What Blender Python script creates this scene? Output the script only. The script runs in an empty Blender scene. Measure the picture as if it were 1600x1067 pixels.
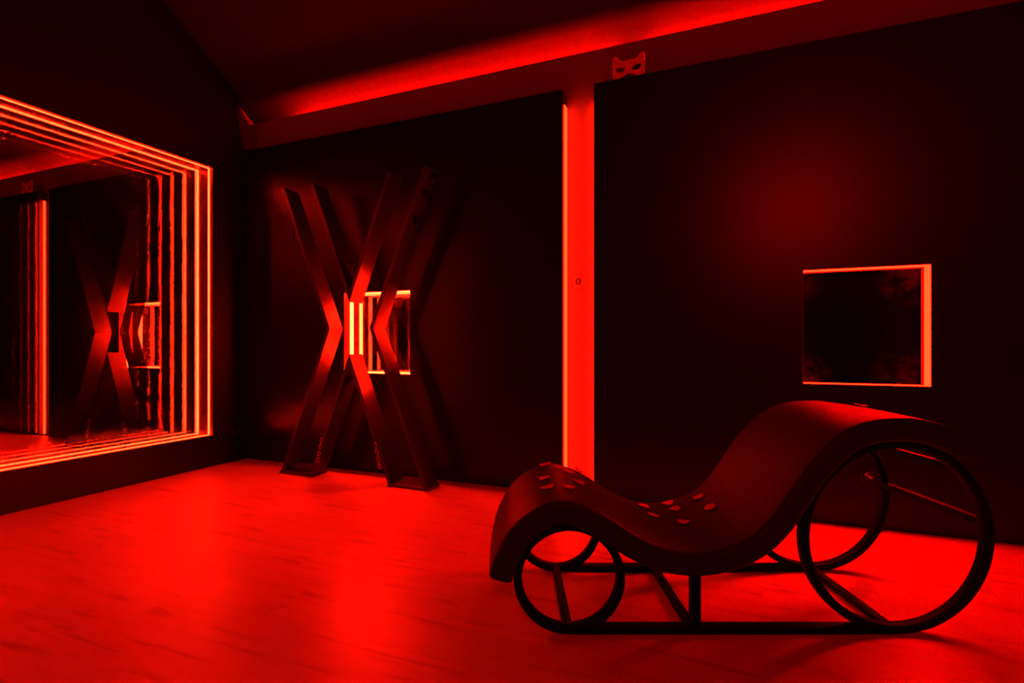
import bpy, bmesh, math, random
from mathutils import Vector, Matrix

# ---------------------------------------------------------------- camera, world, exposure
sc = bpy.context.scene
COL = sc.collection
FPX, CX, CY = 825.0, 800.0, 540.0
TH = math.atan(342 / 825.0)
CAM = Vector((3.973, -3.427, 1.0))
FW = Vector((-math.sin(TH), math.cos(TH), 0)); RT = Vector((math.cos(TH), math.sin(TH), 0))
cam_d = bpy.data.cameras.new('camera')
cam_d.sensor_width = 36.0
cam_d.lens = FPX / 1600 * 36
cam_d.shift_y = (CY - 533.5) / 1600
cam_d.clip_start = 0.02
cam_o = bpy.data.objects.new('camera', cam_d)
cam_o.location = CAM
cam_o.rotation_euler = (math.pi / 2, 0, TH)
COL.objects.link(cam_o)
sc.camera = cam_o
w = bpy.data.worlds.new('world'); sc.world = w
w.use_nodes = True
w.node_tree.nodes['Background'].inputs[0].default_value = (0, 0, 0, 1)
w.node_tree.nodes['Background'].inputs[1].default_value = 0.0
vs = sc.view_settings
vs.view_transform = 'Standard'; vs.look = 'None'; vs.gamma = 1.0
vs.use_curve_mapping = False
vs.exposure = 0.0
cy = sc.cycles
cy.max_bounces = 24; cy.glossy_bounces = 20; cy.diffuse_bounces = 4; cy.transparent_max_bounces = 32
cy.transmission_bounces = 8
cy.caustics_reflective = True; cy.blur_glossy = 0.3
cy.sample_clamp_indirect = 1500.0
cy.use_denoising = True
cy.use_adaptive_sampling = False

ND = 0.165                               # depth of the wall niches
# LED strengths (linear radiance of the glowing face) and how much green each shows
S_MIRROR, G_MIRROR = 780.0, 0.0060      # seen through the half-silvered glass
S_POST, G_POST = 27.0, 0.0058
S_POSTR = 60.0
S_COVE, G_COVE = 800.0, 0.0010
S_NICHE, G_NICHE = 330.0, 0.00048
S_NICHE2, G_NICHE2 = 1700.0, 0.004
S_NICHE2R = 1100.0
S_REAR, G_REAR = 160.0, 0.0010

# ---------------------------------------------------------------- materials
def nodes_of(name):
    m = bpy.data.materials.new(name); m.use_nodes = True
    nt = m.node_tree
    b = nt.nodes['Principled BSDF']
    return m, nt, b

def simple(name, col, rough=0.5, metal=0.0, spec=0.5, noise=0.0, nscale=20.0, bump=0.0, bscale=80.0, rvar=0.0):
    m, nt, b = nodes_of(name)
    b.inputs['Base Color'].default_value = (*col, 1)
    b.inputs['Roughness'].default_value = rough
    b.inputs['Metallic'].default_value = metal
    b.inputs['Specular IOR Level'].default_value = spec
    tc = nt.nodes.new('ShaderNodeTexCoord')
    if noise or rvar:
        n = nt.nodes.new('ShaderNodeTexNoise'); n.inputs['Scale'].default_value = nscale
        n.inputs['Detail'].default_value = 5
        nt.links.new(tc.outputs['Object'], n.inputs['Vector'])
        if noise:
            r = nt.nodes.new('ShaderNodeMix'); r.data_type = 'RGBA'
            r.inputs['A'].default_value = (*[c * (1 - noise) for c in col], 1)
            r.inputs['B'].default_value = (*[min(1, c * (1 + noise)) for c in col], 1)
            nt.links.new(n.outputs['Fac'], r.inputs['Factor'])
            nt.links.new(r.outputs['Result'], b.inputs['Base Color'])
        if rvar:
            mr = nt.nodes.new('ShaderNodeMapRange')
            mr.inputs['To Min'].default_value = max(0, rough - rvar); mr.inputs['To Max'].default_value = min(1, rough + rvar)
            nt.links.new(n.outputs['Fac'], mr.inputs['Value'])
            nt.links.new(mr.outputs['Result'], b.inputs['Roughness'])
    if bump:
        n2 = nt.nodes.new('ShaderNodeTexNoise'); n2.inputs['Scale'].default_value = bscale; n2.inputs['Detail'].default_value = 4
        nt.links.new(tc.outputs['Object'], n2.inputs['Vector'])
        bp = nt.nodes.new('ShaderNodeBump'); bp.inputs['Strength'].default_value = bump; bp.inputs['Distance'].default_value = 0.01
        nt.links.new(n2.outputs['Fac'], bp.inputs['Height'])
        nt.links.new(bp.outputs['Normal'], b.inputs['Normal'])
    return m

def led_mat(name, s, g):
    m = bpy.data.materials.new(name); m.use_nodes = True
    nt = m.node_tree; nt.nodes.clear()
    o = nt.nodes.new('ShaderNodeOutputMaterial'); e = nt.nodes.new('ShaderNodeEmission')
    e.inputs['Color'].default_value = (1.0, g, g * 0.18, 1); e.inputs['Strength'].default_value = s
    nt.links.new(e.outputs[0], o.inputs[0])
    return m

def two_way(name, refl, trans):
    m = bpy.data.materials.new(name); m.use_nodes = True
    nt = m.node_tree; nt.nodes.clear()
    o = nt.nodes.new('ShaderNodeOutputMaterial')
    g = nt.nodes.new('ShaderNodeBsdfGlossy'); g.inputs['Roughness'].default_value = 0.0
    g.inputs['Color'].default_value = (refl, refl, refl, 1)
    t = nt.nodes.new('ShaderNodeBsdfTransparent'); t.inputs['Color'].default_value = (trans, trans, trans, 1)
    a = nt.nodes.new('ShaderNodeAddShader')
    nt.links.new(g.outputs[0], a.inputs[0]); nt.links.new(t.outputs[0], a.inputs[1]); nt.links.new(a.outputs[0], o.inputs[0])
    return m

def clear_mat():
    m = bpy.data.materials.new('clear_glass'); m.use_nodes = True
    nt = m.node_tree; nt.nodes.clear()
    o = nt.nodes.new('ShaderNodeOutputMaterial'); t = nt.nodes.new('ShaderNodeBsdfTransparent')
    nt.links.new(t.outputs[0], o.inputs[0])
    return m

def mirror_mat(name, refl, rough=0.0):
    m, nt, b = nodes_of(name)
    b.inputs['Base Color'].default_value = (refl, refl, refl, 1)
    b.inputs['Metallic'].default_value = 1.0; b.inputs['Roughness'].default_value = rough
    return m

M = {}
M['black_paint'] = simple('black_paint', (0.0085, 0.0083, 0.0083), 0.32, spec=0.28, noise=0.15, nscale=3, bump=0.02, bscale=120)
M['left_paint'] = simple('left_black_paint', (0.008, 0.0078, 0.0078), 0.45, spec=0.35, noise=0.15, nscale=3, bump=0.02, bscale=120)
M['old_wall'] = simple('pale_grey_plaster', (0.2, 0.195, 0.19), 0.75, spec=0.2, noise=0.06, nscale=5, bump=0.05, bscale=60)
M['ceiling'] = simple('ceiling_plaster', (0.03, 0.0295, 0.029), 0.8, spec=0.15, noise=0.05, nscale=4, bump=0.05, bscale=60)
M['dark_room'] = simple('dark_room_paint', (0.03, 0.029, 0.029), 0.6, spec=0.3, noise=0.1, nscale=3)
M['black_wood'] = simple('black_lacquered_wood', (0.03, 0.0295, 0.029), 0.38, spec=0.45, noise=0.2, nscale=12, bump=0.05, bscale=40)
M['leather'] = simple('black_leather', (0.020, 0.0197, 0.0197), 0.5, spec=0.16, noise=0.15, nscale=10, bump=0.12, bscale=220)
M['black_metal'] = simple('black_powder_coated_steel', (0.004, 0.004, 0.004), 0.6, spec=0.07, noise=0.1, nscale=30)
M['chrome'] = simple('chrome', (0.75, 0.75, 0.75), 0.15, metal=1.0, noise=0.05)
M['aluminium'] = simple('aluminium_channel', (0.35, 0.35, 0.35), 0.4, metal=0.8, noise=0.05)
M['white_plastic'] = simple('white_plastic', (0.3, 0.29, 0.28), 0.35, noise=0.03)
M['dark_plastic'] = simple('dark_plastic', (0.01, 0.01, 0.01), 0.3, noise=0.05)
M['petal'] = simple('rose_petal', (0.85, 0.16, 0.15), 0.6, spec=0.3, noise=0.15, nscale=60)
M['reveal'] = simple('reveal_plaster', (0.3, 0.29, 0.28), 0.6, spec=0.2, noise=0.05)
M['led_mirror'] = led_mat('led_mirror_red', S_MIRROR, G_MIRROR)
M['led_post'] = led_mat('led_recess_red', S_POST, G_POST)
M['led_post_right'] = led_mat('led_recess_right_red', S_POSTR, G_POST)
M['led_cove'] = led_mat('led_cove_red', S_COVE, G_COVE)
M['led_niche'] = led_mat('led_niche_red', S_NICHE, G_NICHE)
M['led_niche2'] = led_mat('led_niche_behind_cross_red', S_NICHE2, G_NICHE2)
M['led_niche2r'] = led_mat('led_niche_behind_cross_dim_red', S_NICHE2R, G_NICHE2)
M['led_rear'] = led_mat('led_rear_red', S_REAR, G_REAR)
M['two_way'] = two_way('half_silvered_glass', 0.37, 0.11)
M['two_way2'] = two_way('half_silvered_glass_small', 0.12, 0.25)
M['clear'] = clear_mat()
M['mirror'] = mirror_mat('silvered_mirror', 0.9)
M['dim_mirror'] = mirror_mat('tinted_mirror', 0.5)
M['silver'] = simple('silver_filigree', (0.97, 0.95, 0.94), 0.4, metal=0.0, noise=0.15, nscale=110, bump=0.3, bscale=260)
M['stone'] = simple('rhinestone', (0.98, 0.96, 0.96), 0.15, metal=0.3, noise=0.1, nscale=200)

def smudged_glass():
    # dark glass with a cloudy film left along the rim, heaviest in the lower left and upper right corners
    m, nt, b = nodes_of('smudged_dark_glass')
    tc = nt.nodes.new('ShaderNodeTexCoord')
    n = nt.nodes.new('ShaderNodeTexNoise'); n.inputs['Scale'].default_value = 9; n.inputs['Detail'].default_value = 9
    n.inputs['Roughness'].default_value = 0.7
    nt.links.new(tc.outputs['Object'], n.inputs['Vector'])
    film = None
    for cx_, cz_, rad, amt in ((-0.29, 0.02, 0.17, 1.0), (0.27, 0.62, 0.2, 0.55), (0.26, 0.03, 0.22, 0.35), (-0.29, 0.6, 0.13, 0.2)):
        d = nt.nodes.new('ShaderNodeVectorMath'); d.operation = 'DISTANCE'; d.inputs[1].default_value = (cx_, ND - 0.006, cz_)
        nt.links.new(tc.outputs['Object'], d.inputs[0])
        mr = nt.nodes.new('ShaderNodeMapRange'); mr.inputs['From Min'].default_value = rad; mr.inputs['From Max'].default_value = 0.0
        mr.inputs['To Max'].default_value = amt
        nt.links.new(d.outputs['Value'], mr.inputs['Value'])
        if film is None: film = mr.outputs[0]
        else:
            ad = nt.nodes.new('ShaderNodeMath'); ad.operation = 'ADD'
            nt.links.new(film, ad.inputs[0]); nt.links.new(mr.outputs[0], ad.inputs[1]); film = ad.outputs[0]
    mr = nt.nodes.new('ShaderNodeMapRange'); mr.inputs['From Min'].default_value = 0.40; mr.inputs['From Max'].default_value = 0.62
    nt.links.new(n.outputs['Fac'], mr.inputs['Value'])
    mu = nt.nodes.new('ShaderNodeMath'); mu.operation = 'MULTIPLY'
    nt.links.new(film, mu.inputs[0]); nt.links.new(mr.outputs[0], mu.inputs[1])
    mx = nt.nodes.new('ShaderNodeMix'); mx.data_type = 'RGBA'
    mx.inputs['A'].default_value = (0.00012, 0.00012, 0.00012, 1); mx.inputs['B'].default_value = (0.0045, 0.0045, 0.0045, 1)
    nt.links.new(mu.outputs[0], mx.inputs['Factor'])
    nt.links.new(mx.outputs['Result'], b.inputs['Base Color'])
    b.inputs['Roughness'].default_value = 0.3
    b.inputs['Specular IOR Level'].default_value = 0.0
    return m
M['smudged'] = smudged_glass()

def plank_mat(i):
    rnd = random.Random(100 + i)
    m, nt, b = nodes_of('laminate_plank_%d' % i)
    tc = nt.nodes.new('ShaderNodeTexCoord')
    mp = nt.nodes.new('ShaderNodeMapping')
    mp.inputs['Scale'].default_value = (1.6, 14, 1); mp.inputs['Location'].default_value = (rnd.uniform(0, 50), rnd.uniform(0, 50), 0)
    nt.links.new(tc.outputs['Object'], mp.inputs['Vector'])
    oi = nt.nodes.new('ShaderNodeObjectInfo')
    ad = nt.nodes.new('ShaderNodeVectorMath'); ad.operation = 'ADD'
    cmb = nt.nodes.new('ShaderNodeCombineXYZ')
    mu = nt.nodes.new('ShaderNodeMath'); mu.operation = 'MULTIPLY'; mu.inputs[1].default_value = 90.0
    nt.links.new(oi.outputs['Random'], mu.inputs[0])
    nt.links.new(mu.outputs[0], cmb.inputs[0]); nt.links.new(mu.outputs[0], cmb.inputs[1])
    nt.links.new(mp.outputs[0], ad.inputs[0]); nt.links.new(cmb.outputs[0], ad.inputs[1])
    n = nt.nodes.new('ShaderNodeTexNoise'); n.inputs['Scale'].default_value = 1.6; n.inputs['Detail'].default_value = 6
    n.inputs['Distortion'].default_value = 0.6
    nt.links.new(ad.outputs[0], n.inputs['Vector'])
    cr = nt.nodes.new('ShaderNodeValToRGB')
    k = 0.97 + 0.06 * rnd.random()
    cr.color_ramp.elements[0].position = 0.27; cr.color_ramp.elements[0].color = (0.42 * k, 0.37 * k, 0.3 * k, 1)
    cr.color_ramp.elements[1].position = 0.42; cr.color_ramp.elements[1].color = (0.68 * k, 0.62 * k, 0.53 * k, 1)
    e = cr.color_ramp.elements.new(0.75); e.color = (0.75 * k, 0.68 * k, 0.6 * k, 1)
    nt.links.new(n.outputs['Fac'], cr.inputs['Fac'])
    nt.links.new(cr.outputs['Color'], b.inputs['Base Color'])
    b.inputs['Roughness'].default_value = 0.36
    b.inputs['Specular IOR Level'].default_value = 0.4
    return m
PLANK_MATS = [plank_mat(i) for i in range(4)]

# ---------------------------------------------------------------- mesh helpers
def obj(name, bm, mat, parent=None, smooth=False, loc=None):
    me = bpy.data.meshes.new(name)
    bmesh.ops.recalc_face_normals(bm, faces=bm.faces)
    bm.to_mesh(me); bm.free()
    for mm in (mat if isinstance(mat, (list, tuple)) else [mat]):
        me.materials.append(mm)
    if smooth:
        for p in me.polygons: p.use_smooth = True
    o = bpy.data.objects.new(name, me)
    COL.objects.link(o)
    if parent: o.parent = parent
    if loc: o.location = loc
    return o

def tag(o, label=None, cat=None, group=None, kind=None):
    if label: o['label'] = label
    if cat: o['category'] = cat
    if group: o['group'] = group
    if kind: o['kind'] = kind
    return o

def thing(name, label, cat, loc=(0, 0, 0), rz=0.0, group=None):
    o = bpy.data.objects.new(name, None); COL.objects.link(o)
    o.location = loc; o.rotation_euler = (0, 0, rz); o.empty_display_size = 0.1
    return tag(o, label, cat, group)

def box(bm, x0, x1, y0, y1, z0, z1):
    v = [bm.verts.new((x, y, z)) for x in (x0, x1) for y in (y0, y1) for z in (z0, z1)]
    for f in ((0, 1, 3, 2), (4, 6, 7, 5), (0, 4, 5, 1), (2, 3, 7, 6), (0, 2, 6, 4), (1, 5, 7, 3)):
        bm.faces.new([v[i] for i in f])
    return v

def bbox(*a, bevel=0.0, seg=2):
    bm = bmesh.new(); box(bm, *a)
    if bevel:
        bmesh.ops.bevel(bm, geom=list(bm.edges), offset=bevel, segments=seg, affect='EDGES', profile=0.5)
    return bm

def prism(bm, pts, axis, a, b):
    """convex/simple polygon pts extruded along axis from a to b. axis 'x': pts are (y,z); 'y': (x,z); 'z': (x,y)"""
    def P(p, t):
        return {'x': (t, p[0], p[1]), 'y': (p[0], t, p[1]), 'z': (p[0], p[1], t)}[axis]
    va = [bm.verts.new(P(p, a)) for p in pts]; vb = [bm.verts.new(P(p, b)) for p in pts]
    bm.faces.new(va); bm.faces.new(vb[::-1])
    n = len(pts)
    for i in range(n):
        bm.faces.new((va[i], va[(i + 1) % n], vb[(i + 1) % n], vb[i]))

def tube(bm, path, r, n=10, closed=False):
    path = [Vector(p) for p in path]; m = len(path)
    rings = []; prev = None
    for i, p in enumerate(path):
        if closed: t = path[(i + 1) % m] - path[i - 1]
        else: t = path[min(i + 1, m - 1)] - path[max(i - 1, 0)]
        t.normalize()
        if prev is None:
            up = Vector((0, 0, 1)) if abs(t.z) < 0.9 else Vector((1, 0, 0))
            nrm = (up - t * up.dot(t)).normalized()
        else:
            nrm = (prev - t * prev.dot(t)).normalized()
        prev = nrm; bn = t.cross(nrm)
        rings.append([bm.verts.new(p + nrm * (r * math.cos(2 * math.pi * k / n)) + bn * (r * math.sin(2 * math.pi * k / n))) for k in range(n)])
    for i in range(m if closed else m - 1):
        a, b_ = rings[i], rings[(i + 1) % m]
        for k in range(n):
            bm.faces.new((a[k], a[(k + 1) % n], b_[(k + 1) % n], b_[k]))
    if not closed:
        bm.faces.new(rings[0][::-1]); bm.faces.new(rings[-1])

def lathe(bm, prof, n=24, axis='y', c=(0, 0, 0)):
    """prof: list of (radius, offset along axis), closed by poles where radius==0"""
    rings = []
    for r, h in prof:
        ring = []
        for k in range(n if r > 1e-6 else 1):
            a = 2 * math.pi * k / n
            u, v = r * math.cos(a), r * math.sin(a)
            p = {'y': (u, h, v), 'x': (h, u, v), 'z': (u, v, h)}[axis]
            ring.append(bm.verts.new((p[0] + c[0], p[1] + c[1], p[2] + c[2])))
        rings.append(ring)
    for a, b_ in zip(rings, rings[1:]):
        for k in range(n):
            k2 = (k + 1) % n
            if len(a) == 1 and len(b_) == 1: continue
            if len(a) == 1: bm.faces.new((a[0], b_[k], b_[k2]))
            elif len(b_) == 1: bm.faces.new((a[k], a[k2], b_[0]))
            else: bm.faces.new((a[k], a[k2], b_[k2], b_[k]))

def ray(x, y):
    return FW + RT * ((x - CX) / FPX) + Vector((0, 0, (CY - y) / FPX))
def on_y(x, y, Y):
    d = ray(x, y); return CAM + d * ((Y - CAM.y) / d.y)

# ---------------------------------------------------------------- the room
RX, RY = 6.5, -6.0           # right wall and rear wall
PT = 0.10                    # back panel thickness (front face at y = 0)
zc = lambda y: 3.133 - 0.645 * y
ZFLAT = 4.0; YFLAT = (3.133 - ZFLAT) / 0.645
PANEL_TOP = 2.73
NX0, NX1, NZ0, NZ1 = 4.352, 4.954, 0.78, 1.434      # niche by the lounge
QX0, QX1, QZ0, QZ1 = 1.077, 1.711, 0.776, 1.43      # niche behind the cross
GX0, GX1 = 2.922, 3.138                              # tall recess between the black panels

# floor: sub-floor plus laminate planks
fl = obj('floor', bbox(-0.2, RX + 0.2, RY - 0.2, 0.3, -0.12, -0.0125), M['dark_room']); tag(fl, kind='structure')
PL, PW = 1.29, 0.196
plank_meshes = {}
rnd = random.Random(5)
def plank_mesh(L, W, mi):
    key = (round(L, 3), round(W, 3), mi)
    if key not in plank_meshes:
        bm = bbox(0, L - 0.0006, 0, W - 0.0006, -0.012, 0)
        me = bpy.data.meshes.new('plank'); bm.to_mesh(me); bm.free()
        me.materials.append(PLANK_MATS[mi]); plank_meshes[key] = me
    return plank_meshes[key]
rows = int(math.ceil(-RY / PW))
for r in range(rows):
    y1 = -r * PW; y0 = max(RY, y1 - PW)
    x = -[0.0, 0.43, 0.86, 0.21, 0.64, 1.07][r % 6]
    while x < RX:
        a, b_ = max(0.0, x), min(RX, x + PL)
        if b_ - a > 0.02:
            o = bpy.data.objects.new('plank', plank_mesh(b_ - a, y1 - y0, rnd.randrange(4)))
            o.location = (a, y0, 0); o.parent = fl; COL.objects.link(o)
        x += PL

# back wall: pale backing wall with the cove ledge, black panels in front
def rect_minus(bm, x0, x1, z0, z1, holes, y0, y1):
    xs = sorted({x0, x1, *[h[0] for h in holes], *[h[1] for h in holes]})
    for a, b_ in zip(xs, xs[1:]):
        hs = sorted([h for h in holes if h[0] <= a + 1e-6 and h[1] >= b_ - 1e-6], key=lambda h: h[2])
        z = z0
        for h in hs:
            if h[2] > z: box(bm, a, b_, y0, y1, z, h[2])
            z = h[3]
        if z < z1: box(bm, a, b_, y0, y1, z, z1)
niche_holes = [(QX0, QX1, QZ0, QZ1), (NX0, NX1, NZ0, NZ1)]
bm = bmesh.new()
rect_minus(bm, -0.2, RX + 0.2, -0.12, 2.86, niche_holes, PT, 0.30)
box(bm, -0.2, RX + 0.2, PT, PT + 0.010, 2.86, 3.006)
wb = obj('wall_back', bm, M['old_wall']); tag(wb, kind='structure')
bm = bmesh.new(); rect_minus(bm, 0.0, GX0, 0.0, PANEL_TOP, [niche_holes[0]], 0.0, PT)
obj('panel', bm, M['black_paint'], wb)
bm = bmesh.new(); rect_minus(bm, GX1, RX, 0.0, PANEL_TOP, [niche_holes[1]], 0.0, PT)
obj('panel', bm, M['black_paint'], wb)

# left wall: black built-out panel holding the infinity mirror, cut back at the top of the corner
MY0, MY1, MZ0, MZ1 = -3.25, -0.324, 0.253, 2.482
bm = bmesh.new()
box(bm, -0.25, -0.08, -0.30, 0.30, -0.12, 3.4)
box(bm, -0.25, -0.13, RY - 0.2, -0.30, -0.12, 4.1)
wl = obj('wall_left', bm, M['old_wall']); tag(wl, kind='structure')
bm = bmesh.new()
for poly in ([(RY, 0), (MY0, 0), (MY0, PANEL_TOP), (RY, PANEL_TOP)],
             [(MY0, 0), (MY1, 0), (MY1, MZ0), (MY0, MZ0)],
             [(MY0, MZ1), (MY1, MZ1), (MY1, PANEL_TOP), (MY0, PANEL_TOP)],
             [(MY1, 0), (0.0, 0), (0.0, PANEL_TOP), (MY1, PANEL_TOP)],
             [(RY, PANEL_TOP), (-0.045, PANEL_TOP), (-0.10, 3.03), (-0.10, zc(-0.10)), (YFLAT, ZFLAT), (RY, ZFLAT)]):
    lo = -0.08 if poly[1][0] > MY1 and poly[0][0] == MY1 else -0.128
    if poly[0][0] == RY and poly[0][1] > 1: lo = -0.079
    prism(bm, poly, 'x', lo, 0.0)
obj('panel', bm, M['left_paint'], wl)

# sloping ceiling, flat further in
bm = bmesh.new()
prism(bm, [(0.42, zc(0.42)), (YFLAT, ZFLAT), (RY - 0.2, ZFLAT), (RY - 0.2, ZFLAT + 0.12), (YFLAT - 0.03, ZFLAT + 0.12), (0.42, zc(0.42) + 0.13)], 'x', -0.25, RX + 0.2)
ce = obj('ceiling', bm, M['ceiling']); tag(ce, kind='structure')
wr = obj('wall_right', bbox(RX, RX + 0.2, RY - 0.2, 0.3, -0.12, 4.1), M['dark_room']); tag(wr, kind='structure')
wn = obj('wall_rear', bbox(-0.25, RX + 0.2, RY - 0.2, RY, -0.12, 4.1), M['dark_room']); tag(wn, kind='structure')

# ---------------------------------------------------------------- LED strips of the wall and cove
def led_strip(label, group, chan, dif, mat):
    x0, x1, y0, y1, z0, z1 = chan
    base = Vector(((x0 + x1) / 2, (y0 + y1) / 2, z0))
    t = thing('led_strip', label, 'led strip', base, 0, group)
    sh = lambda b_: (b_[0] - base.x, b_[1] - base.x, b_[2] - base.y, b_[3] - base.y, b_[4] - base.z, b_[5] - base.z)
    obj('channel', bbox(*sh(chan)), M['aluminium'], t)
    obj('diffuser', bbox(*sh(dif)), mat, t)
    return t
led_strip('red LED strip in the cove ledge, long run above the cross', None,
          (0.46, 3.27, 0.188, 0.212, 2.861, 2.898), (0.46, 3.27, 0.191, 0.209, 2.898, 2.908), M['led_cove'])
led_strip('red LED strip in the cove ledge, run to the right of the cat mask', None,
          (3.46, 6.4, 0.188, 0.212, 2.861, 2.898), (3.46, 6.4, 0.191, 0.209, 2.898, 2.908), M['led_cove'])
led_strip('upright orange glowing LED strip on the left edge of the tall red wall recess', None,
          (GX0, GX0 + 0.004, 0.018, 0.09, 0.0, 2.64), (GX0 + 0.004, GX0 + 0.009, 0.022, 0.082, 0.004, 2.636), M['led_post'])
led_strip('upright LED strip on the right edge of the tall red wall recess', None,
          (GX1 - 0.004, GX1, 0.018, 0.09, 0.0, 2.64), (GX1 - 0.009, GX1 - 0.004, 0.055, 0.075, 0.004, 2.636), M['led_post_right'])

# ---------------------------------------------------------------- infinity mirror on the left wall
XF, XB = -0.034, -0.112
t = thing('infinity_mirror', 'huge infinity mirror ringed by repeating red LED lines, set in the left wall', 'mirror', (0, (MY0 + MY1) / 2, MZ0))
oy, oz = (MY0 + MY1) / 2, MZ0
hy = (MY1 - MY0) / 2; hz = MZ1 - MZ0
bm = bmesh.new()       # housing: reveal lining + back
for a in ((XB - 0.012, -0.0005, -hy, -hy + 0.004, 0, hz), (XB - 0.012, -0.0005, hy - 0.004, hy, 0, hz),
          (XB - 0.012, -0.0005, -hy, hy, 0, 0.004), (XB - 0.012, -0.0005, -hy, hy, hz - 0.004, hz)):
    box(bm, *a)
obj('frame', bm, M['black_wood'], t)
obj('back_mirror', bbox(XB - 0.006, XB, -hy + 0.004, hy - 0.004, 0.004, hz - 0.004), M['mirror'], t)
bm = bbox(XF - 0.004, XF, -hy + 0.004, hy - 0.004, 0.004, hz - 0.004)
g = obj('front_glass', bm, [M['two_way'], M['clear']], t)
for p in g.data.polygons: p.material_index = 0 if p.normal.x > 0.5 else 1
LW0, LW1 = XF - 0.019, XF - 0.0045
for nm, a in (('r', (LW0, LW1, hy - 0.009, hy - 0.004, 0.006, hz - 0.006)), ('l', (LW0, LW1, -hy + 0.004, -hy + 0.009, 0.006, hz - 0.006)),
          ('b', (LW0 + .006, LW1, -hy + 0.01, hy - 0.01, 0.004, 0.009)), ('t', (LW0 + .005, LW1, -hy + 0.01, hy - 0.01, hz - 0.009, hz - 0.004))):
    obj('led_strip', bbox(*a), M['led_mirror'], t)

# ---------------------------------------------------------------- lit niches in the back wall
def niche(label, x0, x1, z0, z1, mirrored):
    t = thing('light_niche', label, 'light niche', ((x0 + x1) / 2, 0, z0))
    hx = (x1 - x0) / 2; hz = z1 - z0; e = 0.003
    bm = bmesh.new()
    for a in ((-hx, -hx + e, 0.001, ND, 0, hz), (hx - e, hx, 0.001, ND, 0, hz), (-hx, hx, 0.001, ND, 0, e), (-hx, hx, 0.001, ND, hz - e, hz)):
        box(bm, *a)
    obj('lining', bm, M['black_wood' if mirrored else 'reveal'], t)
    if mirrored:
        ym, yf, l0, l1 = 0.152, 0.030, 0.074, 0.112
        obj('back_mirror', bbox(-hx + e, hx - e, ym, ym + 0.006, e, hz - e), M['dim_mirror'], t)
        g = obj('front_glass', bbox(-hx + e, hx - e, yf, yf + 0.004, e, hz - e), [M['two_way2'], M['clear']], t)
        for p in g.data.polygons: p.material_index = 0 if p.normal.y < -0.5 else 1
        m = M['led_niche2']
        strips = ((-hx + e, -hx + e + .005, l0, l1, .004, hz - .004), (hx - e - .005, hx - e, l0, l1, .004, hz - .004),
                  (-hx + .01, hx - .01, l0, l1, hz - e - .004, hz - e), (-hx + .01, hx - .01, l0, l1, e, e + .004))
    else:
        obj('back_glass', bbox(-hx + e, hx - e, ND - 0.006, ND, e, hz - e), M['smudged'], t)
        m = M['led_niche']
        strips = ((-hx + e, -hx + e + .004, .08, .10, .004, hz - .004), (hx - e - .004, hx - e, .006, .095, .004, hz - .004),
                  (-hx + .01, hx - .01, .015, .07, hz - e - .004, hz - e), (-hx + .01, hx - .01, .02, .05, e, e + .004))
    for k, a in enumerate(strips): obj('led_strip', bbox(*a), M['led_niche2r'] if mirrored and k == 1 else m, t)
niche('square recessed infinity light box in the wall behind the wooden cross', QX0, QX1, QZ0, QZ1, True)
niche('square lit wall niche with smudged dark glass above the lounge chair', NX0, NX1, NZ0, NZ1, False)

# ---------------------------------------------------------------- X-shaped cross made of deep black boards
XC, ZC, MS = 1.38, 1.128, 0.405
A, G, T = 0.18, 0.19, 0.030
Y0, Y1 = -0.30, -0.15
ZT, ZB = 2.235, 0.0
cr = thing('wooden_cross', 'tall black X-shaped wooden cross of paired boards standing on foot plates by the wall', 'cross', (XC, (Y0 + Y1) / 2, 0))
L = lambda x, z: (x - XC, z)
yy0, yy1 = -0.075, 0.075
th = T * math.sqrt(1 + MS * MS)         # horizontal thickness of a leaning board
def board(p_in_mid, p_in_end, sgn):
    """board between a vertex and an end point; thickness goes sgn horizontally"""
    bm = bmesh.new()
    (x0, z0), (x1, z1) = p_in_mid, p_in_end
    pts = [L(x0, z0), L(x1, z1), L(x1 + sgn * th, z1), L(x0 + sgn * th, z0)]
    prism(bm, pts, 'y', yy0, yy1)
    bmesh.ops.recalc_face_normals(bm, faces=bm.faces)
    bmesh.ops.bevel(bm, geom=list(bm.edges), offset=0.003, segments=2, affect='EDGES')
    return bm
du, dd = ZT - ZC, ZC - 0.022
# side chevrons
obj('board', board((XC - A, ZC), (XC - A - MS * du, ZT), -1), M['black_wood'], cr)
obj('board', board((XC - A, ZC), (XC - A - MS * dd, 0.022), -1), M['black_wood'], cr)
obj('board', board((XC + A, ZC), (XC + A + MS * du, ZT), 1), M['black_wood'], cr)
obj('board', board((XC + A, ZC), (XC + A + MS * dd, 0.022), 1), M['black_wood'], cr)
# upper V and lower inverted V (thickness measured inside the V)
def vboard(sx, sz):
    bm = bmesh.new()
    zv = ZC + sz * G; ze = ZT if sz > 0 else 0.022
    xe = sx * MS * abs(ze - zv)
    pts = [(0, zv), (xe, ze), (xe - sx * th, ze), (0, zv + sz * th / MS)]
    prism(bm, pts, 'y', yy0, yy1)
    bmesh.ops.recalc_face_normals(bm, faces=bm.faces)
    bmesh.ops.bevel(bm, geom=list(bm.edges), offset=0.002, segments=1, affect='EDGES')
    return bm
for sx in (-1, 1):
    for sz in (1, -1):
        obj('board', vboard(sx, sz), M['black_wood'], cr)
# foot plates
for sx in (-1, 1):
    xo = A + MS * ZC + th; xi = MS * (ZC - G) - th
    a, b_ = sorted((sx * xo, sx * xi))
    obj('foot_plate', bbox(a - 0.004, b_ + 0.004, yy0 - 0.006, yy1 + 0.006, 0, 0.022, bevel=0.003), M['black_wood'], cr)
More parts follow.
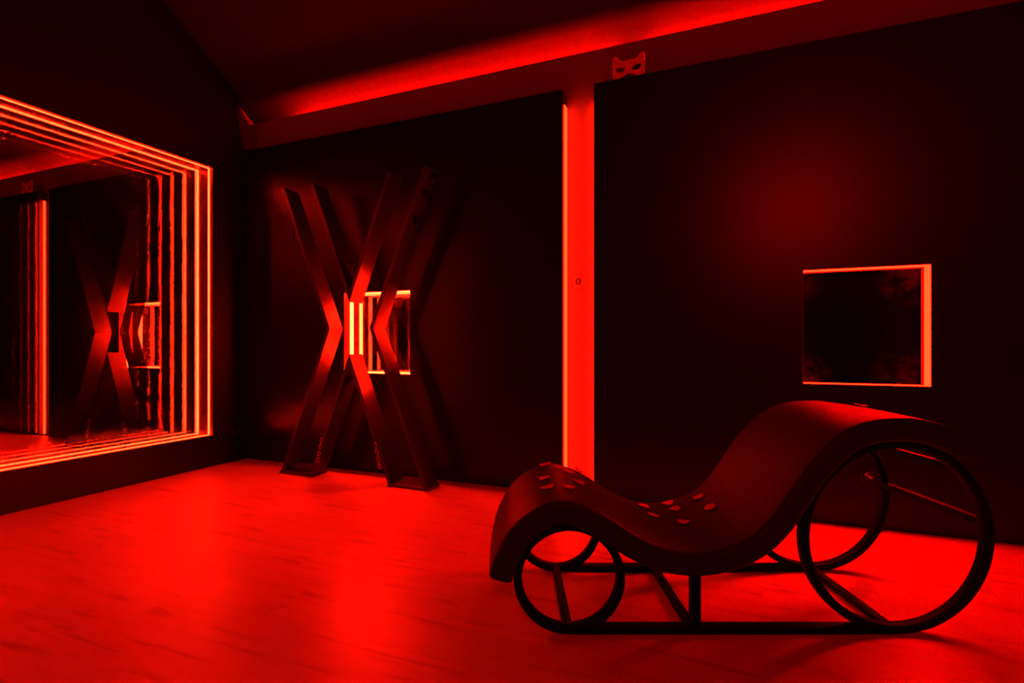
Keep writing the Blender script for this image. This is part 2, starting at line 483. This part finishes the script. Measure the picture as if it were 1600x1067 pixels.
# small gusset wedges joining each pair at the left foot
bm = bmesh.new(); prism(bm, [(-A - MS * dd - 0.005, 0.022), (-MS * (ZC - G) + th, 0.022), (-MS * (ZC - G) + th - 0.02, 0.06), (-A - MS * dd + 0.012, 0.06)], 'y', -0.03, 0.075)
obj('foot_block', bm, M['black_wood'], cr)
# thin rod crossing the V front to back
bm = bmesh.new(); tube(bm, [(-0.035, -0.08, 1.615), (-0.035, 0.10, 1.615)], 0.005, 8)
obj('rod', bm, M['black_metal'], cr, True)
# ring bolts and knobs on the outer boards
def ring_part(x, y, z, R, nrm_x):
    bm = bmesh.new()
    n = 24
    tube(bm, [(x, y + R * math.sin(2 * math.pi * k / n), z - R + R * math.cos(2 * math.pi * k / n)) for k in range(n)], 0.0055, 8, closed=True)
    return bm
def bolt_part(x, y, z, s):
    bm = bmesh.new()
    lathe(bm, [(0, 0), (0.018, 0), (0.018, s * 0.006), (0.007, s * 0.007), (0.007, s * 0.022), (0.011, s * 0.024), (0.011, s * 0.034), (0, s * 0.036)], 16, 'x', (x, y, z))
    return bm
for sx in (-1, 1):
    for zz, R in ((1.90, 0.045), (2.08, 0.024)):
        xf = sx * (A + MS * (zz - ZC) + th)
        bo = obj('ring_bolt', bolt_part(xf, -0.01, zz, sx), M['black_metal'], cr, True)
        obj('ring', ring_part(xf + sx * 0.026, -0.01, zz + 0.004, R, sx), M['black_metal'], bo, True)
    zz = 2.19 if sx > 0 else 1.83
    xf = sx * (A + MS * (zz - ZC) + th)
    bm = bmesh.new()
    lathe(bm, [(0, 0), (0.011, 0), (0.011, sx * 0.02), (0.024, sx * 0.026), (0.026, sx * 0.04), (0.018, sx * 0.05), (0, sx * 0.052)], 18, 'x', (xf, 0.02, zz))
    obj('knob', bm, M['black_metal'], cr, True)

# chains hanging at the lower boards
def link_mesh():
    bm = bmesh.new(); pts = []
    for k in range(16):
        a = 2 * math.pi * k / 16
        pts.append((0.009 * math.cos(a), 0, 0.009 * math.sin(a) + (0.008 if math.sin(a) > 0 else -0.008)))
    tube(bm, pts, 0.003, 6, closed=True)
    me = bpy.data.meshes.new('link'); bm.to_mesh(me); bm.free(); me.materials.append(M['chrome'])
    for p in me.polygons: p.use_smooth = True
    return me
LINK = link_mesh()
def chain(label, top, drift, n=7):
    t = thing('chain', label, 'chain', top, 0, None)
    bm = bmesh.new(); lathe(bm, [(0, 0.0035), (0.006, 0.0035), (0.006, -0.004), (0.009, -0.006), (0.009, -0.011), (0, -0.012)], 12, 'y', (0, 0, 0))
    obj('hook', bm, M['chrome'], t, True)
    for k in range(n):
        o = bpy.data.objects.new('link', LINK); COL.objects.link(o); o.parent = t
        o.location = (drift * k, -0.009, -0.014 - 0.026 * k)
        o.rotation_euler = (0, 0.25 if drift < 0 else -0.2, (math.pi / 2 if k % 2 else 0) + 0.5)
    return t
xl = XC - MS * (ZC - G - 0.30) + 0.012
chain('short steel chain dangling at the left foot of the cross', (xl - 0.0, Y0 - 0.004, 0.31), -0.006)
xr = XC + MS * (ZC - G - 0.30) - 0.012
chain('short steel chain dangling at the right foot of the cross', (xr, Y0 - 0.004, 0.31), 0.006)

# ---------------------------------------------------------------- lounge chair
DN, DF = 1.80, 2.40                     # near and far face of the cushion along the view depth
BASE = CAM + RT * 0.80 + FW * 2.10; BASE.z = 0
lc = thing('lounge_chair', 'black leather wave-shaped lounge chair on a black steel frame with hoops', 'lounge chair', BASE, TH)
def loc(s, d, z): return (s - 0.80, d - 2.10, z)
CB = (1.338, 0.336); RBIG = 0.335; RTOP = 0.417
prof = [(-0.082, 0.205), (-0.073, 0.235), (-0.055, 0.285), (-0.004, 0.374), (0.079, 0.441), (0.17, 0.468), (0.255, 0.450), (0.329, 0.415), (0.415, 0.359),
        (0.497, 0.317), (0.583, 0.295), (0.665, 0.293), (0.748, 0.311), (0.825, 0.349), (0.89, 0.41), (0.951, 0.497), (1.01, 0.583),
        (1.078, 0.658), (1.15, 0.713), (1.24, 0.745)]
for k in range(5):
    a = math.radians(2 + 8.8 * k)
    prof.append((CB[0] + RTOP * math.sin(a), CB[1] + RTOP * math.cos(a)))
def catmull(P, sub=6):
    out = []
    for i in range(len(P) - 1):
        p0, p1, p2, p3 = P[max(i - 1, 0)], P[i], P[i + 1], P[min(i + 2, len(P) - 1)]
        for k in range(sub):
            t = k / sub
            out.append(tuple(0.5 * (2 * p1[j] + (-p0[j] + p2[j]) * t + (2 * p0[j] - 5 * p1[j] + 4 * p2[j] - p3[j]) * t * t + (-p0[j] + 3 * p1[j] - 3 * p2[j] + p3[j]) * t ** 3) for j in (0, 1)))
    out.append(P[-1]); return out
PR = catmull(prof)
def normals(P):
    N = []
    for i in range(len(P)):
        a, b_ = P[max(i - 2, 0)], P[min(i + 2, len(P) - 1)]
        tx, tz = b_[0] - a[0], b_[1] - a[1]; l = math.hypot(tx, tz)
        N.append((-tz / l, tx / l))
    return N
NR = normals(PR)
TC = 0.084
# rounded cross-section: (depth, height above underside as fraction)
sec = []
rr = 0.02
for (cx_, cz_, a0) in ((DN + rr, TC - rr, 180), (DF - rr, TC - rr, 90), (DF - rr, rr, 0), (DN + rr, rr, -90)):
    for k in range(5):
        a = math.radians(a0 - 90 * k / 4)
        sec.append((cx_ + rr * math.cos(a), cz_ + rr * math.sin(a)))
    if a0 == 180:
        for k in range(1, 6):
            u = k / 6; sec.append((DN + rr + (DF - DN - 2 * rr) * u, TC + 0.006 * math.sin(math.pi * u)))
bm = bmesh.new(); rings = []
nP = len(PR)
for i in range(nP):
    (s, z), (nx, nz) = PR[i], NR[i]
    e = min(i, nP - 1 - i); k = 1.0 if e >= 5 else (0.80, 0.91, 0.96, 0.985, 0.995)[e]
    ring = []
    for d, h in sec:
        hh = (h - TC / 2) * k + TC / 2 - TC
        dm = (DN + DF) / 2; dd_ = dm + (d - dm) * (1 - (1 - k) * 0.12)
        ring.append(bm.verts.new(loc(s + nx * hh, dd_, z + nz * hh)))
    rings.append(ring)
m_ = len(sec)
for a, b_ in zip(rings, rings[1:]):
    for k in range(m_): bm.faces.new((a[k], a[(k + 1) % m_], b_[(k + 1) % m_], b_[k]))
bm.faces.new(rings[0]); bm.faces.new(rings[-1][::-1])
cu = obj('cushion', bm, M['leather'], lc, True)
for d in (DN + 0.002, DF - 0.002):
    bm = bmesh.new()
    tube(bm, [loc(PR[i][0] - NR[i][0] * 0.022, d, PR[i][1] - NR[i][1] * 0.022) for i in range(2, nP - 2, 2)], 0.0045, 6)
    obj('piping', bm, M['leather'], cu, True)
# steel frame
def hoop(bm, s, z, R, d, tw=0.028, dw=0.042, n=64):
    rings = []
    for k in range(n):
        a = 2 * math.pi * k / n; c_, s_ = math.cos(a), math.sin(a); b = 0.004
        ring = []
        for r_, w_ in ((R, -dw / 2 + b), (R, dw / 2 - b), (R - b, dw / 2), (R - tw + b, dw / 2), (R - tw, dw / 2 - b), (R - tw, -dw / 2 + b), (R - tw + b, -dw / 2), (R - b, -dw / 2)):
            ring.append(bm.verts.new(loc(s + r_ * c_, d + w_, z + r_ * s_)))
        rings.append(ring)
    for i in range(n):
        a, b_ = rings[i], rings[(i + 1) % n]
        for k in range(8): bm.faces.new((a[k], a[(k + 1) % 8], b_[(k + 1) % 8], b_[k]))
D1, D2 = 1.846, 2.354
for d in (D1, D2):
    bm = bmesh.new(); hoop(bm, 0.199, 0.193, 0.193, d); obj('hoop', bm, M['black_metal'], lc, True)
    bm = bmesh.new(); hoop(bm, CB[0], 0.336, RBIG, d); obj('hoop', bm, M['black_metal'], lc, True)
    lo_ = loc(0.199, d - 0.021, 0); hi_ = loc(CB[0], d + 0.021, 0.026)
    obj('runner', bbox(lo_[0], hi_[0], lo_[1], hi_[1], 0.0, 0.026, bevel=0.004), M['black_metal'], lc)
    lo_ = loc(0.622, d - 0.017, 0); hi_ = loc(0.656, d + 0.017, 0)
    obj('strut', bbox(lo_[0], hi_[0], lo_[1], hi_[1], 0.024, 0.222, bevel=0.004), M['black_metal'], lc)
def crossbar(s, z, wdt=0.032, hgt=0.022):
    lo_ = loc(s - wdt / 2, D1, 0); hi_ = loc(s + wdt / 2, D2, 0)
    obj('crossbar', bbox(lo_[0], hi_[0], lo_[1], hi_[1], z - hgt / 2, z + hgt / 2, bevel=0.004), M['black_metal'], lc)
crossbar(0.195, 0.016); crossbar(0.628, 0.016); crossbar(1.318, 0.018)
for ang in (47, 8):
    a = math.radians(ang); r_ = RBIG - 0.014
    crossbar(CB[0] + r_ * math.cos(a), 0.336 + r_ * math.sin(a), 0.026, 0.026)
# ---------------------------------------------------------------- rose petals on the cushion
def petal_mesh(i):
    r = random.Random(i); bm = bmesh.new(); nu, nv = 7, 6; grid = []
    Lp, Wp = 0.025 * r.uniform(0.9, 1.15), 0.024 * r.uniform(0.85, 1.1)
    curl = r.uniform(0.3, 0.75)
    for a in range(nu):
        u = -1 + 2 * a / (nu - 1); row = []
        wv = Wp * math.sqrt(max(0, 1 - (abs(u) ** 2.2))) * (1 + 0.25 * u) + 0.0006
        for b_ in range(nv):
            v = -1 + 2 * b_ / (nv - 1)
            row.append(bm.verts.new((Lp * u, wv * v, 0.0035 + curl * (u * u * 0.009 + v * v * 0.006) + 0.0012 * math.sin(3 * u + i))))
        grid.append(row)
    top = [bm.faces.new((grid[a][b_], grid[a + 1][b_], grid[a + 1][b_ + 1], grid[a][b_ + 1])) for a in range(nu - 1) for b_ in range(nv - 1)]
    bmesh.ops.solidify(bm, geom=top, thickness=0.0008)
    me = bpy.data.meshes.new('petal'); bmesh.ops.recalc_face_normals(bm, faces=bm.faces); bm.to_mesh(me); bm.free()
    me.materials.append(M['petal'])
    for p in me.polygons: p.use_smooth = True
    return me
def surf_hit(px, py):
    """where a photo pixel's ray meets the cushion top"""
    d = ray(px, py); best = None
    lo_d = DN + 0.01
    for k in range(1200):
        dep = lo_d + (DF - DN - 0.02) * k / 1199
        p = CAM + d * dep
        s = (p - CAM).dot(RT)
        for i in range(20, nP - 1):
            if PR[i][0] <= s < PR[i + 1][0]:
                f = (s - PR[i][0]) / (PR[i + 1][0] - PR[i][0]); z = PR[i][1] + f * (PR[i + 1][1] - PR[i][1])
                u = (dep - DN) / (DF - DN); z += 0.005 * math.sin(math.pi * u)
                err = abs(p.z - z)
                if best is None or err < best[0]: best = (err, s, dep, z, NR[i])
                break
    return best
petal_px = [(852.5, 727.7, 'rose petal at the back left of the cluster on the low hump'), (872, 731.4, 'rose petal second from the left in the back row on the low hump'),
            (888, 738.3, 'rose petal in the back row on the low hump, touching its right neighbour'), (903.7, 737.5, 'rose petal at the back right of the cluster on the low hump'),
            (851.7, 748.9, 'rose petal in the middle row on the low hump, slanted at left'), (903.7, 755.4, 'rose petal in the middle row on the low hump, at right'),
            (855.8, 763.5, 'rose petal at the front left of the cluster on the low hump'), (888.3, 763.5, 'rose petal at the front right of the cluster on the low hump'),
            (1005, 792, 'leftmost rose petal in the dip of the lounge chair'), (1020, 806.5, 'crumpled rose petal in the dip, just right of and below the leftmost one'),
            (1044, 788, 'rose petal in the middle of the dip, upper of the close pair'), (1053, 797.5, 'rose petal in the middle of the dip, lower of the close pair'),
            (1068, 817.5, 'rose petal nearest the front edge in the dip'), (1092.5, 778, 'rose petal furthest back at the right of the dip'),
            (1110, 795, 'rightmost rose petal in the dip of the lounge chair'), (1344, 634, 'single rose petal lying on top of the high hump')]
rp = random.Random(3)
for i, (px, py, lab) in enumerate(petal_px):
    h = surf_hit(px, py)
    _, s, dep, z, (nx, nz) = h
    pos = CAM + RT * s + FW * dep; pos.z = z
    N = (RT * nx + Vector((0, 0, nz))).normalized()
    pos = pos + N * 0.0005
    ang = rp.uniform(-0.7, 0.7) + (math.pi if rp.random() < .5 else 0)
    X = (RT - N * RT.dot(N)).normalized(); Yv = N.cross(X)
    X2 = X * math.cos(ang) + Yv * math.sin(ang); Y2 = N.cross(X2)
    mat = Matrix((( X2.x, Y2.x, N.x, pos.x), (X2.y, Y2.y, N.y, pos.y), (X2.z, Y2.z, N.z, pos.z), (0, 0, 0, 1)))
    o = bpy.data.objects.new('rose_petal', petal_mesh(i)); COL.objects.link(o); o.matrix_world = mat
    tag(o, lab, 'petal', 'rose petals scattered on the lounge chair')

# ---------------------------------------------------------------- cat mask standing on the panel edge
mk_pos = on_y(982, 121, 0.008)
mk = thing('cat_mask', 'glittering silver cat-shaped masquerade mask on the ledge above the red recess', 'mask', (mk_pos.x, 0.008, PANEL_TOP))
MW, MH = 0.104, 0.15
def bend(x, y): return 0.9 * x * x
def fill_shape(outer, holes, thick, bendf):
    cu_ = bpy.data.curves.new('tmp', 'CURVE'); cu_.dimensions = '2D'; cu_.fill_mode = 'BOTH'; cu_.extrude = thick / 2
    for pts in [outer] + holes:
        sp = cu_.splines.new('POLY'); sp.points.add(len(pts) - 1); sp.use_cyclic_u = True
        for p, q in zip(sp.points, pts): p.co = (q[0], q[1], 0, 1)
    to = bpy.data.objects.new('tmp', cu_); COL.objects.link(to)
    dg = bpy.context.evaluated_depsgraph_get(); dg.update()
    me = bpy.data.meshes.new_from_object(to.evaluated_get(dg))
    bpy.data.objects.remove(to); bpy.data.curves.remove(cu_)
    bm = bmesh.new(); bm.from_mesh(me); bpy.data.meshes.remove(me)
    bmesh.ops.subdivide_edges(bm, edges=[e for e in bm.edges if e.calc_length() > 0.02], cuts=2)
    for v in bm.verts: v.co = Vector((v.co.x, v.co.z + bendf(v.co.x, v.co.y), v.co.y))
    return bm
half = [(0.0, 0.030), (0.020, 0.022), (0.045, 0.012), (0.070, 0.002), (0.092, 0.0), (0.101, 0.012), (0.102, 0.045), (0.103, 0.085), (0.104, 0.125), (0.100, 0.143), (0.088, 0.150), (0.072, 0.140), (0.058, 0.120), (0.040, 0.108), (0.020, 0.110)]
outer = half + [(0.0, 0.112)] + [(-x, y) for x, y in half[:0:-1]]
def eye(sx):
    pts = []
    for k in range(16):
        a = 2 * math.pi * k / 16
        x, y = 0.033 * math.cos(a), 0.018 * math.sin(a) * (1.0 if math.sin(a) > 0 else 1.15)
        t_ = 0.28
        pts.append((sx * (0.052 + x * math.cos(t_) - y * math.sin(t_)), 0.060 + x * math.sin(t_) + y * math.cos(t_)))
    return pts
eyes = [eye(1), eye(-1)]
# filigree openings on brow and cheeks
def dia(cx_, cy_, r):
    return [(cx_ + r, cy_), (cx_, cy_ + 1.4 * r), (cx_ - r, cy_), (cx_, cy_ - 1.4 * r)]
holes = []
for sx in (-1, 1):
    for q in ((0.018, 0.094, .005), (0.040, 0.097, .004), (0.088, 0.118, .006), (0.086, 0.025, .005), (0.072, 0.105, .005), (0.030, 0.034, .004)):
        holes.append(dia(sx * q[0], q[1], q[2]))
obj('plate', fill_shape(outer, eyes + holes, 0.003, bend), M['silver'], mk)
for e_ in eyes:
    bm = bmesh.new(); tube(bm, [(x, bend(x, y) - 0.002, y) for x, y in e_], 0.0026, 6, closed=True); obj('eye_rim', bm, M['silver'], mk, True)
bm = bmesh.new(); tube(bm, [(x, bend(x, y) - 0.001, y) for x, y in outer], 0.003, 6, closed=True); obj('border', bm, M['silver'], mk, True)
bm = bmesh.new()
rs = random.Random(9)
def stone(x, y, r=0.0042):
    bmesh.ops.create_icosphere(bm, subdivisions=1, radius=r, matrix=Matrix.Translation((x, bend(x, y) - 0.004, y)))
for i in range(len(outer)):
    a, b_ = outer[i], outer[(i + 1) % len(outer)]
    n = max(1, int(math.hypot(a[0] - b_[0], a[1] - b_[1]) / 0.009))
    for k in range(n): stone(a[0] + (b_[0] - a[0]) * k / n, a[1] + (b_[1] - a[1]) * k / n)
for e_ in eyes:
    for x, y in e_: stone(x * 1.0, y, 0.0036)
for k in range(26): stone(rs.uniform(-0.06, 0.06), rs.uniform(0.082, 0.105), 0.0036)
st = obj('rhinestones', bm, M['stone'], mk); st['kind'] = 'stuff'
mk.rotation_euler = (0.0, 0, 0.0)

# ---------------------------------------------------------------- small fittings
p = on_y(906, 440, PT)
sw = thing('round_wall_switch', 'round pale switch on a square plate inside the tall red recess', 'switch', (p.x, PT, p.z))
obj('plate', bbox(-0.044, 0.044, -0.009, 0, -0.042, 0.042, bevel=0.004), M['white_plastic'], sw)
bm = bmesh.new(); lathe(bm, [(0.022, -0.009), (0.034, -0.009), (0.034, -0.017), (0.031, -0.02), (0.025, -0.02), (0.022, -0.017), (0.022, -0.009)], 28, 'y', (-0.004, 0, 0)); obj('ring', bm, M['white_plastic'], sw, True)
bm = bmesh.new(); lathe(bm, [(0.021, -0.009), (0.021, -0.012), (0.006, -0.013), (0, -0.016)], 24, 'y', (-0.004, 0, 0)); obj('dial', bm, M['white_plastic'], sw, True)
so = thing('wall_socket', 'small wall socket with chrome rim low on the left wall near the corner', 'socket', (0, -0.112, 0.255))
obj('plate', bbox(0, 0.008, -0.04, 0.04, -0.036, 0.036, bevel=0.002), M['dark_plastic'], so)
bm = bmesh.new()
tube(bm, [(0.010, -0.033, -0.029), (0.010, 0.033, -0.029), (0.010, 0.033, 0.029), (0.010, -0.033, 0.029)], 0.003, 6, closed=True)
obj('rim', bm, M['chrome'], so)
bm = bmesh.new(); lathe(bm, [(0, 0.008), (0.016, 0.008), (0.018, 0.013), (0.014, 0.011), (0, 0.0095)], 20, 'x'); obj('outlet', bm, M['dark_plastic'], so, True)
p = on_y(1355, 741, 0.0)
ps = thing('power_socket', 'small dark power socket with a shiny plug, low on the wall below the lit niche', 'socket', (p.x, 0, p.z))
obj('plate', bbox(-0.038, 0.038, -0.008, 0, -0.038, 0.038, bevel=0.002), M['dark_plastic'], ps)
bm = bmesh.new(); lathe(bm, [(0, -0.008), (0.019, -0.008), (0.017, -0.03), (0.008, -0.034), (0, -0.034)], 20, 'y'); pg = obj('plug', bm, M['dark_plastic'], ps, True)
bar = obj('plug_lever', bbox(-0.022, 0.022, -0.040, -0.032, -0.006, 0.006, bevel=0.002), M['chrome'], ps); bar.rotation_euler = (0, 0.65, 0)
s2 = thing('light_switch', 'small dark light switch on the left wall beside the mirror', 'switch', (0, -0.118, 1.339))
obj('plate', bbox(0, 0.009, -0.04, 0.04, -0.04, 0.04, bevel=0.002), M['dark_plastic'], s2)
obj('rocker', bbox(0.007, 0.015, -0.026, 0.026, -0.026, 0.026, bevel=0.002), M['dark_plastic'], s2)

# ---------------------------------------------------------------- red lamp high on the rear wall, behind the camera
wlp = thing('wall_lamp', 'round red wall lamp high on the rear wall', 'lamp', (4.9, RY, 3.1))
bm = bmesh.new(); lathe(bm, [(0, 0), (0.12, 0), (0.12, 0.02), (0.05, 0.03), (0.05, 0.07), (0, 0.07)], 28, 'y'); obj('mount', bm, M['aluminium'], wlp, True)
bm = bmesh.new(); lathe(bm, [(0, 0.06), (0.10, 0.07), (0.19, 0.10), (0.22, 0.15), (0.19, 0.20), (0.10, 0.23), (0, 0.24)], 32, 'y'); obj('shade', bm, M['led_rear'], wlp, True)
